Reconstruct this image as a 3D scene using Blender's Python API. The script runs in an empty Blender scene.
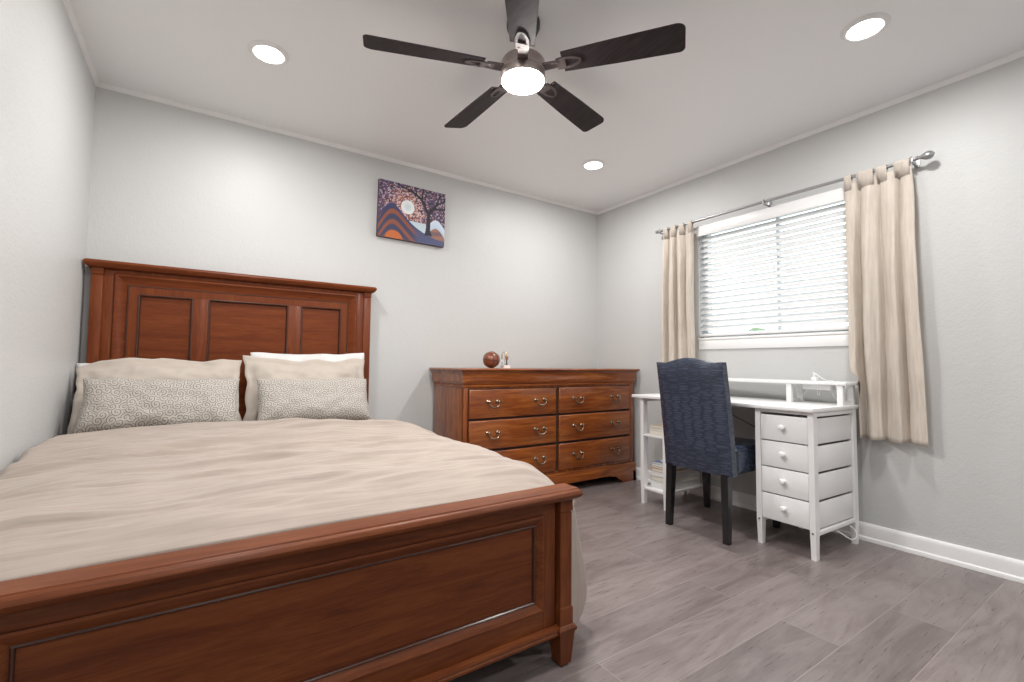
import bpy, bmesh, math, random
from mathutils import Vector, Matrix, noise
random.seed(7)
SC = bpy.context.scene
COL = SC.collection
PI = math.pi

# ------------------------------------------------------------------ camera
cam_data = bpy.data.cameras.new('camera')
cam_data.sensor_fit = 'HORIZONTAL'
cam_data.sensor_width = 36.0
cam_data.lens = 462.49 * 36.0 / 1024.0
cam_data.clip_start = 0.02
cam = bpy.data.objects.new('camera', cam_data)
COL.objects.link(cam)
YAW, PITCH, ROLL, CAM_Z = 0.58990, 0.05047, 0.009256, 0.9627
fw = Vector((math.sin(YAW)*math.cos(PITCH), math.cos(YAW)*math.cos(PITCH), math.sin(PITCH)))
r0 = Vector((math.cos(YAW), -math.sin(YAW), 0)); u0 = r0.cross(fw)
r2 = r0*math.cos(ROLL) + u0*math.sin(ROLL); u2 = -r0*math.sin(ROLL) + u0*math.cos(ROLL)
mw = Matrix.Identity(4)
for i in range(3):
    mw[i][0], mw[i][1], mw[i][2] = r2[i], u2[i], -fw[i]
mw[2][3] = CAM_Z
cam.matrix_world = mw
SC.camera = cam

# ------------------------------------------------------------------ view, world, light levels
vs = SC.view_settings
vs.view_transform = 'Standard'; vs.look = 'None'; vs.gamma = 1.0; vs.use_curve_mapping = False
vs.exposure = 0.52
SC.cycles.max_bounces = 14; SC.cycles.diffuse_bounces = 8; SC.cycles.glossy_bounces = 4
SC.cycles.transmission_bounces = 8; SC.cycles.transparent_max_bounces = 16
SC.cycles.sample_clamp_indirect = 6.0
SC.cycles.use_denoising = True
SPOT_W, FAN_E, SKY = 10.5, 210.0, 2.6      # lamp power (W), fan shade emission, sky brightness
world = bpy.data.worlds.new('sky'); SC.world = world
world.use_nodes = True
bg = world.node_tree.nodes['Background']
bg.inputs['Color'].default_value = (0.86, 0.93, 1.0, 1); bg.inputs['Strength'].default_value = SKY

# room
XR, XL, YB, YF, H = 3.1236, -0.519, 3.2102, -1.68, 2.44
WY0, WY1, WZ0, WZ1 = 1.075, 2.115, 1.172, 2.015     # window opening in the right wall
# ------------------------------------------------------------------ lamps of the room, plus two added unseen ones
SPOTS = [(0.214, 2.431), (2.343, 0.765), (2.345, 2.446), (0.214, 0.765), (0.214, -0.91), (2.345, -0.91)]  # last two are out of view, added to fill-light the bed's front
for sx, sy in SPOTS:
    ld = bpy.data.lights.new('recessed_lamp', 'AREA'); ld.shape = 'DISK'; ld.size = 0.125
    ld.energy = SPOT_W; ld.color = (1.0, 0.985, 0.965); ld.spread = PI
    lo = bpy.data.objects.new('recessed_lamp', ld); lo.location = (sx, sy, H-0.018); COL.objects.link(lo)
FANC = (1.103, 1.582)
# ------------------------------------------------------------------ materials
def mat(name, color=(.8, .8, .8), rough=.5, metal=0.0, coat=0.0, spec=0.5, emit=None, estr=0):
    m = bpy.data.materials.new(name); m.use_nodes = True
    b = m.node_tree.nodes['Principled BSDF']
    b.inputs['Base Color'].default_value = (*color, 1); b.inputs['Roughness'].default_value = rough
    b.inputs['Metallic'].default_value = metal; b.inputs['Coat Weight'].default_value = coat
    b.inputs['Coat Roughness'].default_value = 0.18
    b.inputs['Specular IOR Level'].default_value = spec
    if emit:
        b.inputs['Emission Color'].default_value = (*emit, 1); b.inputs['Emission Strength'].default_value = estr
    return m
class NT:
    def __init__(s, m): s.m = m; s.t = m.node_tree; s.b = s.t.nodes['Principled BSDF']
    def n(s, kind, **kw):
        x = s.t.nodes.new(kind)
        for k, v in kw.items(): setattr(x, k, v)
        return x
    def l(s, a, b): s.t.links.new(a, b)
    def coords(s, scale=(1, 1, 1), rot=(0, 0, 0), kind='Object'):
        tc = s.n('ShaderNodeTexCoord'); mp = s.n('ShaderNodeMapping')
        mp.inputs['Scale'].default_value = scale; mp.inputs['Rotation'].default_value = rot
        s.l(tc.outputs[kind], mp.inputs['Vector']); return mp.outputs['Vector']
    def noise(s, vec, scale=5, detail=4, rough=.55, dist=0):
        x = s.n('ShaderNodeTexNoise'); x.inputs['Scale'].default_value = scale; x.inputs['Detail'].default_value = detail
        x.inputs['Roughness'].default_value = rough; x.inputs['Distortion'].default_value = dist
        s.l(vec, x.inputs['Vector']); return x.outputs['Fac']
    def ramp(s, fac, stops):
        x = s.n('ShaderNodeValToRGB'); e = x.color_ramp.elements
        while len(e) < len(stops): e.new(0.5)
        for el, (p, c) in zip(e, stops): el.position = p; el.color = (*c, 1)
        s.l(fac, x.inputs['Fac']); return x.outputs['Color']
    def bump(s, h, strength=.2, dist=.01, prev=None):
        x = s.n('ShaderNodeBump'); x.inputs['Strength'].default_value = strength; x.inputs['Distance'].default_value = dist
        s.l(h, x.inputs['Height'])
        if prev: s.l(prev, x.inputs['Normal'])
        return x.outputs['Normal']
    def math(s, op, a, b=None):
        x = s.n('ShaderNodeMath', operation=op)
        for i, v in enumerate((a, b)):
            if v is None: continue
            if isinstance(v, (int, float)): x.inputs[i].default_value = v
            else: s.l(v, x.inputs[i])
        return x.outputs[0]
    def mix(s, fac, a, b, blend='MIX'):
        x = s.n('ShaderNodeMix', data_type='RGBA', blend_type=blend)
        for i, v in ((0, fac), (6, a), (7, b)):
            if isinstance(v, (int, float)): x.inputs[i].default_value = v
            elif isinstance(v, tuple): x.inputs[i].default_value = (*v, 1)
            else: s.l(v, x.inputs[i])
        return x.outputs[2]

def wall_paint(name, col, bump=.25):
    m = mat(name, col, .45, spec=.35); t = NT(m)
    v = t.coords()
    n1 = t.noise(v, 95, 3, .5); n2 = t.noise(v, 28, 3, .6)
    h = t.math('ADD', n1, n2)
    t.l(t.bump(h, bump, .004), t.b.inputs['Normal'])
    return m
M = {}
M['wall'] = wall_paint('grey_wall_paint', (.555, .56, .555))
M['ceiling'] = wall_paint('ceiling_paint', (.865, .875, .885), .15)
M['trim'] = mat('white_trim_paint', (.82, .82, .82), .35)

def floor_mat():
    m = mat('grey_laminate', (.2, .17, .16), .33, spec=.5); t = NT(m)
    v = t.coords()
    br = t.n('ShaderNodeTexBrick'); br.offset = .37; br.offset_frequency = 2; br.squash = 1
    for k, q in (('Scale', 1), ('Mortar Size', .0012), ('Mortar Smooth', .1), ('Bias', 0), ('Brick Width', 1.22), ('Row Height', .197)):
        br.inputs[k].default_value = q
    br.inputs['Color1'].default_value = (0, 0, 0, 1); br.inputs['Color2'].default_value = (1, 1, 1, 1); br.inputs['Mortar'].default_value = (.5, .5, .5, 1)
    mp = t.n('ShaderNodeMapping'); mp.inputs['Location'].default_value = (0.12, -.142+.197, 0)
    t.l(v, mp.inputs['Vector']); t.l(mp.outputs['Vector'], br.inputs['Vector'])
    plank = br.outputs['Color']
    # offset grain per plank
    cmb = t.n('ShaderNodeCombineXYZ'); sep = t.n('ShaderNodeSeparateColor'); t.l(plank, sep.inputs['Color'])
    off = t.math('MULTIPLY', sep.outputs['Red'], 13.0); t.l(off, cmb.inputs['X']); t.l(off, cmb.inputs['Z'])
    va = t.n('ShaderNodeVectorMath', operation='ADD'); t.l(v, va.inputs[0]); t.l(cmb.outputs[0], va.inputs[1])
    mp2 = t.n('ShaderNodeMapping'); mp2.inputs['Scale'].default_value = (.9, 4.2, 1); t.l(va.outputs[0], mp2.inputs['Vector'])
    g = t.noise(mp2.outputs[0], 2.2, 8, .62, 1.6)
    mp3 = t.n('ShaderNodeMapping'); mp3.inputs['Scale'].default_value = (3, 60, 1); t.l(va.outputs[0], mp3.inputs['Vector'])
    g2 = t.noise(mp3.outputs[0], 3, 4, .6, .3)
    base = t.ramp(g, [(.25, (.135, .108, .105)), (.45, (.190, .158, .153)), (.62, (.235, .200, .194)), (.8, (.175, .146, .141))])
    fine = t.ramp(g2, [(.3, (.82, .82, .82)), (.7, (1.08, 1.08, 1.08))])
    c = t.mix(1.0, base, fine, 'MULTIPLY')
    tone = t.ramp(sep.outputs['Red'], [(0, (.86, .85, .85)), (1, (1.12, 1.11, 1.10))])
    c = t.mix(1.0, c, tone, 'MULTIPLY')
    c = t.mix(br.outputs['Fac'], c, (.30, .26, .25))
    t.l(c, t.b.inputs['Base Color'])
    rr = t.ramp(g2, [(.3, (.26, .26, .26)), (.7, (.40, .40, .40))]); t.l(rr, t.b.inputs['Roughness'])
    h = t.math('SUBTRACT', t.math('MULTIPLY', g2, .35), br.outputs['Fac'])
    t.l(t.bump(h, .12, .002), t.b.inputs['Normal'])
    return m
M['floor'] = floor_mat()

def wood(name, grain, dark, mid, light, rough=.42, coat=.04, crough=.2, spec=.2):
    m = mat(name, mid, rough, coat=coat, spec=spec); t = NT(m); t.b.inputs['Coat Roughness'].default_value = crough
    st = {'x': (1.2, 14, 14), 'y': (14, 1.2, 14), 'z': (14, 14, 1.2)}[grain]
    v = t.coords(st)
    g = t.noise(v, 1.7, 7, .6, 1.1)
    st2 = tuple(9.0*a for a in st); v2 = t.coords(st2)
    g2 = t.noise(v2, 1.5, 3, .6, .2)
    c = t.ramp(g, [(.28, dark), (.5, mid), (.72, light)])
    f = t.ramp(g2, [(.3, (.80, .78, .76)), (.65, (1.08, 1.08, 1.08))])
    t.l(t.mix(1.0, c, f, 'MULTIPLY'), t.b.inputs['Base Color'])
    t.l(t.bump(g2, .05, .002), t.b.inputs['Normal'])
    return m
HB = ((.105, .021, .0045), (.150, .033, .007), (.185, .046, .010))
FB = ((.088, .022, .007), (.145, .039, .012), (.195, .059, .017))
DR = ((.130, .027, .005), (.230, .058, .010), (.35, .110, .018))
for k, c in (('hb', HB), ('fb', FB), ('dr', DR)):
    for g in 'xyz':
        M[k+g] = wood({'hb': 'headboard', 'fb': 'footboard', 'dr': 'dresser'}[k]+'_cherry_'+g, g, *c, **({'rough': .27, 'coat': .4, 'crough': .12, 'spec': .5} if k == 'dr' else {}))
M['gap_shade'] = mat('painted_gap_shade', (.03, .012, .006), .7)  # near-black colour that paints the shade between the dresser drawers
M['brass'] = mat('aged_brass', (.30, .22, .15), .25, 1.0)
M['bead'] = mat('dark_bead_cherry', (.045, .011, .004), .3, coat=.5)  # beads set darker than the cherry around them
M['white_paint'] = mat('white_furniture_paint', (.80, .80, .80), .3)
M['steel'] = mat('brushed_nickel', (.55, .53, .51), .3, 1.0)
M['screw'] = mat('screw_metal', (.35, .33, .32), .4, 1.0)
M['rod'] = mat('satin_rod_metal', (.38, .38, .39), .38, .85)
M['knobwhite'] = mat('white_knob_paint', (.84, .84, .84), .25)

def fan_wood():
    m = mat('espresso_blade', (.035, .026, .028), .6, spec=.12); t = NT(m)
    g = t.noise(t.coords((30, 2, 30)), 2, 5, .6, .5)
    t.l(t.ramp(g, [(.3, (.030, .023, .025)), (.7, (.050, .040, .042))]), t.b.inputs['Base Color']); return m
M['blade'] = fan_wood()
M['bronze'] = mat('brushed_bronze', (.40, .34, .32), .4, 1.0)
M['iron'] = mat('dark_bracket_metal', (.10, .08, .078), .5, .3)
M['black_metal'] = mat('dark_canopy_metal', (.025, .022, .024), .4, .3)
M['lampglass'] = mat('lit_glass_shade', (.9, .88, .85), .4, emit=(1.0, .97, .94), estr=FAN_E)
M['lamplens'] = mat('lit_lamp_lens', (.9, .9, .9), .4, emit=(1.0, .98, .95), estr=5.0)

def cloth(name, col, col2=None, weave=350, rough=.85, stripes=None, translucent=0):
    m = mat(name, col, rough, spec=.2); t = NT(m)
    v = t.coords()
    col2 = col2 or tuple(a*.88 for a in col)
    n1 = t.noise(v, 6, 4, .6)
    c = t.ramp(n1, [(.35, col2), (.65, col)])
    w = t.noise(v, weave, 2, .5)
    if stripes:
        vv = t.coords(stripes)
        s = t.noise(vv, 1, 3, .6)
        c = t.mix(1.0, c, t.ramp(s, [(.35, (.92, .91, .90)), (.62, (1.04, 1.04, 1.04))]), 'MULTIPLY')
        h = t.math('ADD', t.math('MULTIPLY', s, 1.0), t.math('MULTIPLY', w, .5))
    else: h = w
    t.l(c, t.b.inputs['Base Color'])
    t.b.inputs['Sheen Weight'].default_value = .15
    t.l(t.bump(h, .15, .002), t.b.inputs['Normal'])
    if translucent:
        tr = t.n('ShaderNodeBsdfTranslucent'); t.l(c, tr.inputs['Color'])
        ms = t.n('ShaderNodeMixShader'); ms.inputs[0].default_value = translucent
        t.l(t.b.outputs[0], ms.inputs[1]); t.l(tr.outputs[0], ms.inputs[2])
        out = t.t.nodes['Material Output']; t.l(ms.outputs[0], out.inputs['Surface'])
    return m
M['duvet'] = cloth('beige_duvet_cotton', (.368, .311, .272), (.338, .285, .249), stripes=(5, 160, 5))
M['sham'] = cloth('beige_sham_cotton', (.485, .428, .375), (.445, .392, .342))
M['white_cotton'] = cloth('white_cotton', (.70, .69, .68))
M['curtain'] = cloth('cream_curtain_linen', (.80, .74, .67), (.76, .70, .63), weave=260, stripes=(90, 90, 6), translucent=.38)

def scroll():
    m = mat('scroll_print_fabric', (.7, .66, .6), .7, spec=.3); t = NT(m)
    tc = t.n('ShaderNodeTexCoord')
    mp = t.n('ShaderNodeMapping'); mp.inputs['Rotation'].default_value = (0, 0, .6); t.l(tc.outputs['UV'], mp.inputs['Vector'])
    vo = t.n('ShaderNodeTexVoronoi'); vo.voronoi_dimensions = '2D'; vo.inputs['Scale'].default_value = 30; vo.inputs['Randomness'].default_value = .55
    t.l(mp.outputs[0], vo.inputs['Vector'])
    # spiral: distance plus angle about each cell centre
    sub = t.n('ShaderNodeVectorMath', operation='SUBTRACT'); t.l(mp.outputs[0], sub.inputs[0]); t.l(vo.outputs['Position'], sub.inputs[1])
    sp = t.n('ShaderNodeSeparateXYZ'); t.l(sub.outputs[0], sp.inputs[0])
    ang = t.math('ARCTAN2', sp.outputs['Y'], sp.outputs['X'])
    ph = t.math('ADD', t.math('MULTIPLY', vo.outputs['Distance'], 19.0), ang)
    s = t.math('SINE', ph)
    line = t.ramp(s, [(.45, (0, 0, 0)), (.82, (1, 1, 1))])
    c = t.mix(line, (.44, .41, .37), (.16, .138, .12))
    t.l(c, t.b.inputs['Base Color']); t.b.inputs['Sheen Weight'].default_value = .2
    t.l(t.bump(s, .12, .002), t.b.inputs['Normal'])
    return m
M['scroll'] = scroll()

def croc():
    m = mat('navy_croc_leather', (.032, .042, .072), .27, spec=.6); t = NT(m)
    v = t.coords((15, 15, 78))
    vo = t.n('ShaderNodeTexVoronoi', feature='DISTANCE_TO_EDGE'); vo.inputs['Scale'].default_value = 1; vo.inputs['Randomness'].default_value = .5
    nv = t.noise(v, .5, 2)
    va = t.n('ShaderNodeVectorMath', operation='ADD'); t.l(v, va.inputs[0])
    cb = t.n('ShaderNodeCombineXYZ'); t.l(nv, cb.inputs['Z']); t.l(cb.outputs[0], va.inputs[1]); t.l(va.outputs[0], vo.inputs['Vector'])
    h = t.ramp(vo.outputs['Distance'], [(0, (0, 0, 0)), (.28, (1, 1, 1))])
    t.l(t.mix(h, (.022, .030, .052), (.046, .061, .100)), t.b.inputs['Base Color'])
    t.l(t.bump(h, .42, .003), t.b.inputs['Normal'])
    return m
M['croc'] = croc()
M['black_wood'] = mat('black_lacquered_wood', (.012, .011, .013), .25, coat=.3)

def glass(name, tint=(1, 1, 1), gloss=.12):
    m = bpy.data.materials.new(name); m.use_nodes = True; t = m.node_tree; t.nodes.clear()
    o = t.nodes.new('ShaderNodeOutputMaterial'); a = t.nodes.new('ShaderNodeBsdfTransparent'); b = t.nodes.new('ShaderNodeBsdfGlossy')
    a.inputs[0].default_value = (*tint, 1); b.inputs['Roughness'].default_value = .02
    x = t.nodes.new('ShaderNodeMixShader'); x.inputs[0].default_value = gloss
    t.links.new(a.outputs[0], x.inputs[1]); t.links.new(b.outputs[0], x.inputs[2]); t.links.new(x.outputs[0], o.inputs[0]); return m
M['pane'] = glass('window_glass', (.95, .97, .96), .06)
M['crystal'] = mat('clear_glass', (1, 1, 1), .02); M['crystal'].node_tree.nodes['Principled BSDF'].inputs['Transmission Weight'].default_value = 1.0
M['gold'] = mat('pale_gold', (.75, .62, .38), .3, 1.0)
M['vinyl'] = mat('window_vinyl', (.74, .75, .76), .4)
def slat_mat():
    m = mat('white_blind_slat', (.72, .72, .72), .4); t = NT(m)
    tr = t.n('ShaderNodeBsdfTranslucent'); tr.inputs['Color'].default_value = (.86, .86, .85, 1)
    ms = t.n('ShaderNodeMixShader'); ms.inputs[0].default_value = .12
    t.l(t.b.outputs[0], ms.inputs[1]); t.l(tr.outputs[0], ms.inputs[2]); t.l(ms.outputs[0], t.t.nodes['Material Output'].inputs['Surface'])
    return m
M['slat'] = slat_mat()
M['leaf'] = mat('hedge_leaf', (.10, .17, .06), .6)
M['grass'] = mat('pale_gravel', (.42, .42, .39), .9)
M['siding'] = mat('outside_siding', (.55, .53, .5), .8)
M['cable_white'] = mat('white_cable', (.8, .8, .8), .4)
M['cable_black'] = mat('black_cable', (.02, .02, .02), .5)
M['plastic_white'] = mat('white_plastic', (.82, .82, .82), .35)
M['page'] = mat('book_pages', (.74, .70, .62), .8)
for k, c in (('blue', (.16, .25, .48)), ('white', (.75, .75, .74)), ('cream', (.66, .58, .45)), ('red', (.42, .16, .12)), ('grey', (.45, .45, .46)), ('navy', (.05, .07, .14)), ('tan', (.5, .38, .25)), ('green', (.35, .45, .40))):
    M['cover_'+k] = mat('book_cover_'+k, c, .4)
def ball_mat():
    m = mat('basketball_rubber', (.20, .050, .018), .3, coat=.5); t = NT(m)
    n1 = t.noise(t.coords(), 260, 2); t.l(t.bump(n1, .15, .001), t.b.inputs['Normal']); return m
M['ball'] = ball_mat()
M['seam'] = mat('ball_seam', (.015, .01, .01), .5)

# ------------------------------------------------------------------ mesh builder
ORIGIN = {}
class MB:
    def __init__(s): s.bm = bmesh.new(); s.uv = None
    def _new(s, before): return [v for v in s.bm.verts if v.index == -1 or v not in before]
    def box(s, lo, hi, bev=0.0, seg=2, M4=None):
        lo, hi = Vector(lo), Vector(hi)
        for i in range(3):
            if lo[i] > hi[i]: lo[i], hi[i] = hi[i], lo[i]
        vs = []
        r = bmesh.ops.create_cube(s.bm, size=1.0)
        vs = r['verts']; c = (lo+hi)/2; d = hi-lo
        for v in vs: v.co = Vector((v.co.x*d.x, v.co.y*d.y, v.co.z*d.z)) + c
        if bev:
            es = list({e for v in vs for e in v.link_edges})
            r = bmesh.ops.bevel(s.bm, geom=es, offset=min(bev, min(d)*.49), segments=seg, affect='EDGES', profile=.5)
            vs = list({v for f in r['faces'] for v in f.verts} | {v for v in vs if v.is_valid})
        if M4:
            for v in vs: v.co = M4 @ v.co
        return s
    def loft(s, rings, closed_ring=True, cap0=True, cap1=True, closed_path=False):
        n = len(rings[0]); R = [[s.bm.verts.new(p) for p in r] for r in rings]
        m = len(R)
        for i in range(m if closed_path else m-1):
            a, b = R[i], R[(i+1) % m]
            for j in range(n if closed_ring else n-1):
                k = (j+1) % n
                try: s.bm.faces.new((a[j], a[k], b[k], b[j]))
                except ValueError: pass
        if not closed_path:
            if cap0 and closed_ring: s.bm.faces.new(list(reversed(R[0])))
            if cap1 and closed_ring: s.bm.faces.new(R[-1])
        return s
    def rects(s, prof, cap=True):           # prof: list of (x0,x1,y0,y1,z)
        return s.loft([[(x0, y0, z), (x1, y0, z), (x1, y1, z), (x0, y1, z)] for x0, x1, y0, y1, z in prof], cap0=cap, cap1=cap)
    def frame(s, x0, x1, z0, z1, prof):      # picture-frame moulding; prof: closed loop of (inset, y)
        rings = []
        for cx, cz, dx, dz in ((x0, z0, 1, 1), (x1, z0, -1, 1), (x1, z1, -1, -1), (x0, z1, 1, -1)):
            rings.append([(cx+dx*i, y, cz+dz*i) for i, y in prof])
        return s.loft(rings, closed_path=True)
    def lathe(s, prof, c=(0, 0, 0), axis='z', n=32):
        rings = []
        c = Vector(c)
        for r, h in prof:
            ring = []
            for k in range(n):
                a = 2*PI*k/n; u, v = max(r, 1e-4)*math.cos(a), max(r, 1e-4)*math.sin(a)
                ring.append(c + Vector({'z': (u, v, h), 'x': (h, u, v), 'y': (v, h, u)}[axis]))
            rings.append(ring)
        return s.loft(rings)
    def tube(s, pts, r, n=8, closed=False):
        pts = [Vector(p) for p in pts]; rings = []; m = len(pts)
        up = Vector((0, 0, 1)); prev = None
        for i, p in enumerate(pts):
            a = pts[i-1] if (i > 0 or closed) else p
            b = pts[(i+1) % m] if (i < m-1 or closed) else p
            d = (b-a).normalized()
            if prev is None:
                q = up if abs(d.dot(up)) < .9 else Vector((1, 0, 0))
                x = d.cross(q).normalized()
            else: x = (prev - d*prev.dot(d)).normalized()
            prev = x; y = d.cross(x)
            rr = r[i] if isinstance(r, (list, tuple)) else r
            rings.append([p + x*rr*math.cos(2*PI*k/n) + y*rr*math.sin(2*PI*k/n) for k in range(n)])
        return s.loft(rings, closed_path=closed)
    def prism(s, poly, axis, lo, hi):
        def P(a, b, h): return {'x': (h, a, b), 'y': (a, h, b), 'z': (a, b, h)}[axis]
        return s.loft([[P(a, b, lo) for a, b in poly], [P(a, b, hi) for a, b in poly]])
    def grid(s, f, nu, nv, uvf=None):
        V = [[s.bm.verts.new(f(i/nu, j/nv)) for j in range(nv+1)] for i in range(nu+1)]
        for i in range(nu):
            for j in range(nv):
                s.bm.faces.new((V[i][j], V[i+1][j], V[i+1][j+1], V[i][j+1]))
        return V
    def ball(s, c, r, scale=(1, 1, 1), sub=3):
        q = bmesh.ops.create_icosphere(s.bm, subdivisions=sub, radius=r)
        for v in q['verts']: v.co = Vector((v.co.x*scale[0], v.co.y*scale[1], v.co.z*scale[2])) + Vector(c)
        return s
    def build(s, name, m, parent=None, smooth=35, origin=None, weld=False):
        if weld: bmesh.ops.remove_doubles(s.bm, verts=s.bm.verts, dist=1e-5)
        bmesh.ops.recalc_face_normals(s.bm, faces=s.bm.faces)
        me = bpy.data.meshes.new(name)
        if parent is not None: o0 = ORIGIN[parent.name]
        elif origin is not None: o0 = Vector(origin)
        else:
            xs = [v.co for v in s.bm.verts]
            lo = [min(v[i] for v in xs) for i in range(3)]; hi = [max(v[i] for v in xs) for i in range(3)]
            o0 = Vector(((lo[0]+hi[0])/2, (lo[1]+hi[1])/2, lo[2]))
        for v in s.bm.verts: v.co -= o0
        s.bm.to_mesh(me); s.bm.free()
        if smooth is not None:
            me.shade_smooth(); me.set_sharp_from_angle(angle=math.radians(smooth))
        me.materials.append(M[m] if isinstance(m, str) else m)
        o = bpy.data.objects.new(name, me); COL.objects.link(o)
        if parent is not None: o.parent = parent
        else: o.location = o0
        ORIGIN[o.name] = o0
        return o
def empty(name, loc):
    o = bpy.data.objects.new(name, None); COL.objects.link(o); o.location = loc; o.empty_display_size = .1
    ORIGIN[o.name] = Vector(loc); return o
def tag(o, label, cat, group=None, kind=None):
    o['label'] = label; o['category'] = cat
    if group: o['group'] = group
    if kind: o['kind'] = kind
    return o
def thing(name, loc, label, cat, group=None): return tag(empty(name, loc), label, cat, group)
def struct(o, label=None):
    o['kind'] = 'structure'
    if label: o['label'] = label
    return o
def copy_tree(o, parent=None):
    c = o.copy(); COL.objects.link(c)
    if parent: c.parent = parent
    ORIGIN[c.name] = ORIGIN[o.name].copy()
    for ch in list(o.children): copy_tree(ch, c)
    return c
def N(x, y, z=0): return noise.noise(Vector((x, y, z)))

# ------------------------------------------------------------------ room shell
T = .12
struct(MB().box((XL-T, YF-T, -.1), (XR+T, YB+T, 0)).build('floor', 'floor', origin=(0, 0, 0)))
struct(MB().box((XL-T, YF-T, H), (XR+T, YB+T, H+.1)).build('ceiling', 'ceiling', origin=(0, 0, 0)))
struct(MB().box((XL-T, YB, 0), (XR+T, YB+T, H)).build('wall_back', 'wall', origin=(0, 0, 0)))
struct(MB().box((XL-T, YF, 0), (XL, YB, H)).build('wall_left', 'wall', origin=(0, 0, 0)))
struct(MB().box((XL-T, YF-T, 0), (XR+T, YF, H)).build('wall_front', 'wall', origin=(0, 0, 0)))
w = MB()
w.box((XR, YF, 0), (XR+T, WY0, H)); w.box((XR, WY1, 0), (XR+T, YB, H))
w.box((XR, WY0, 0), (XR+T, WY1, WZ0)); w.box((XR, WY0, WZ1), (XR+T, WY1, H))
struct(w.build('wall_right', 'wall', origin=(0, 0, 0)))
# ceiling trim: small cove strip
def cove(axis, a, b, wallpos, sgn):
    prof = [(0, H-.028), (0, H), (.013, H), (.013, H-.006), (.006, H-.024)]
    m = MB()
    if axis == 'x': m.loft([[(x, wallpos+sgn*d, z) for d, z in prof] for x in (a, b)])
    else: m.loft([[(wallpos+sgn*d, y, z) for d, z in prof] for y in (a, b)])
    return m
struct(cove('x', XL, XR, YB, -1).build('trim_1', 'trim', origin=(0, YB, H)))
struct(cove('y', YF, YB, XL, 1).build('trim_2', 'trim', origin=(XL, 0, H)))
struct(cove('y', YF, YB, XR, -1).build('trim_3', 'trim', origin=(XR, 0, H)))
def baseboard(axis, a, b, wallpos, sgn):
    prof = [(0, 0), (0, .095), (.006, .095), (.011, .088), (.013, .074), (.013, .024), (.020, .018), (.022, .008), (.022, 0)]
    m = MB()
    if axis == 'x': m.loft([[(x, wallpos+sgn*d, z) for d, z in prof] for x in (a, b)])
    else: m.loft([[(wallpos+sgn*d, y, z) for d, z in prof] for y in (a, b)])
    return m
struct(baseboard('y', YF, YB, XR, -1).build('baseboard_right', 'trim', origin=(XR, 0, 0)))
struct(baseboard('x', XL, XR-.02, YB, -1).build('baseboard_back', 'trim', origin=(0, YB, 0)))
struct(baseboard('y', YF, YB-.02, XL, 1).build('baseboard_left', 'trim', origin=(XL, 0, 0)))

# ------------------------------------------------------------------ window
win = empty('window_1', (XR+.08, (WY0+WY1)/2, WZ0)); struct(win, 'sliding window with white vinyl frame behind the blind')
fx0, fx1 = XR+.055, XR+.115
m = MB(); fwid = .04
m.box((fx0, WY0, WZ0), (fx1, WY1, WZ0+fwid), .004); m.box((fx0, WY0, WZ1-fwid), (fx1, WY1, WZ1), .004)
m.box((fx0, WY0, WZ0+fwid), (fx1, WY0+fwid, WZ1-fwid), .004); m.box((fx0, WY1-fwid, WZ0+fwid), (fx1, WY1, WZ1-fwid), .004)
m.build('window_frame', 'vinyl', win)
MB().box((fx0+.02, 1.558, WZ0+fwid), (fx1-.005, 1.580, WZ1-fwid), .004).build('meeting_stile', 'vinyl', win)
MB().box((XR+.082, WY0+fwid, WZ0+fwid), (XR+.086, 1.558, WZ1-fwid)).build('glass_pane', 'pane', win)
MB().box((XR+.090, 1.580, WZ0+fwid), (XR+.094, WY1-fwid, WZ1-fwid)).build('glass_pane', 'pane', win)
MB().box((XR-.016, WY0, WZ0-.016), (XR+.055, WY1, WZ0+.002), .005).build('window_sill', 'trim', win)
MB().box((XR-.011, WY0, WZ0-.085), (XR-.0005, WY1, WZ0-.016), .004).build('window_apron', 'trim', win)

# blind
bl = thing('window_blind', (XR+.02, (WY0+WY1)/2, WZ1), 'white horizontal slat blind half open in front of the window', 'blind')
BY0, BY1 = WY0+.006, WY1-.006; BX = XR+.016
m = MB().box((BX-.022, BY0, WZ1-.045), (BX+.03, BY1, WZ1-.002), .003); m.build('headrail', 'trim', bl)
MB().box((BX-.046, BY0-.004, WZ1-.072), (BX-.034, BY1+.004, WZ1+.006), .004).build('valance', 'trim', bl)
m = MB(); tilt = math.radians(50); pitch_s = .0425; z = WZ1-.09; nsl = 0
while z > WZ0+.048:
    ring0 = []
    for k in range(7):
        u = -0.025+.05*k/6; b_ = .0035*(1-(u/.025)**2)
        ring0.append((u, b_+.0013))
    for k in range(6, -1, -1):
        u = -0.025+.05*k/6; b_ = .0035*(1-(u/.025)**2)
        ring0.append((u, b_-.0013))
    ct, st = math.cos(tilt), math.sin(tilt)
    pr = [(BX+.004+u*ct-b_*st, z+u*st+b_*ct) for u, b_ in ring0]
    m.loft([[(x, y, zz) for x, zz in pr] for y in (BY0, BY1)])
    z -= pitch_s; nsl += 1
zb = z
m.build('slats', 'slat', bl, smooth=50)
MB().box((BX-.022, BY0, WZ0+.012), (BX+.026, BY1, WZ0+.032), .004).build('bottom_rail', 'trim', bl)
for y in (BY0+.13, (BY0+BY1)/2-.12, (BY0+BY1)/2+.14, BY1-.13):
    m = MB()
    m.tube([(BX-.016, y, WZ1-.05), (BX-.016, y, WZ0+.03)], .0009, 5); m.tube([(BX+.024, y, WZ1-.05), (BX+.024, y, WZ0+.03)], .0009, 5)
    m.build('ladder_cord', 'cable_white', bl)

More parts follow.
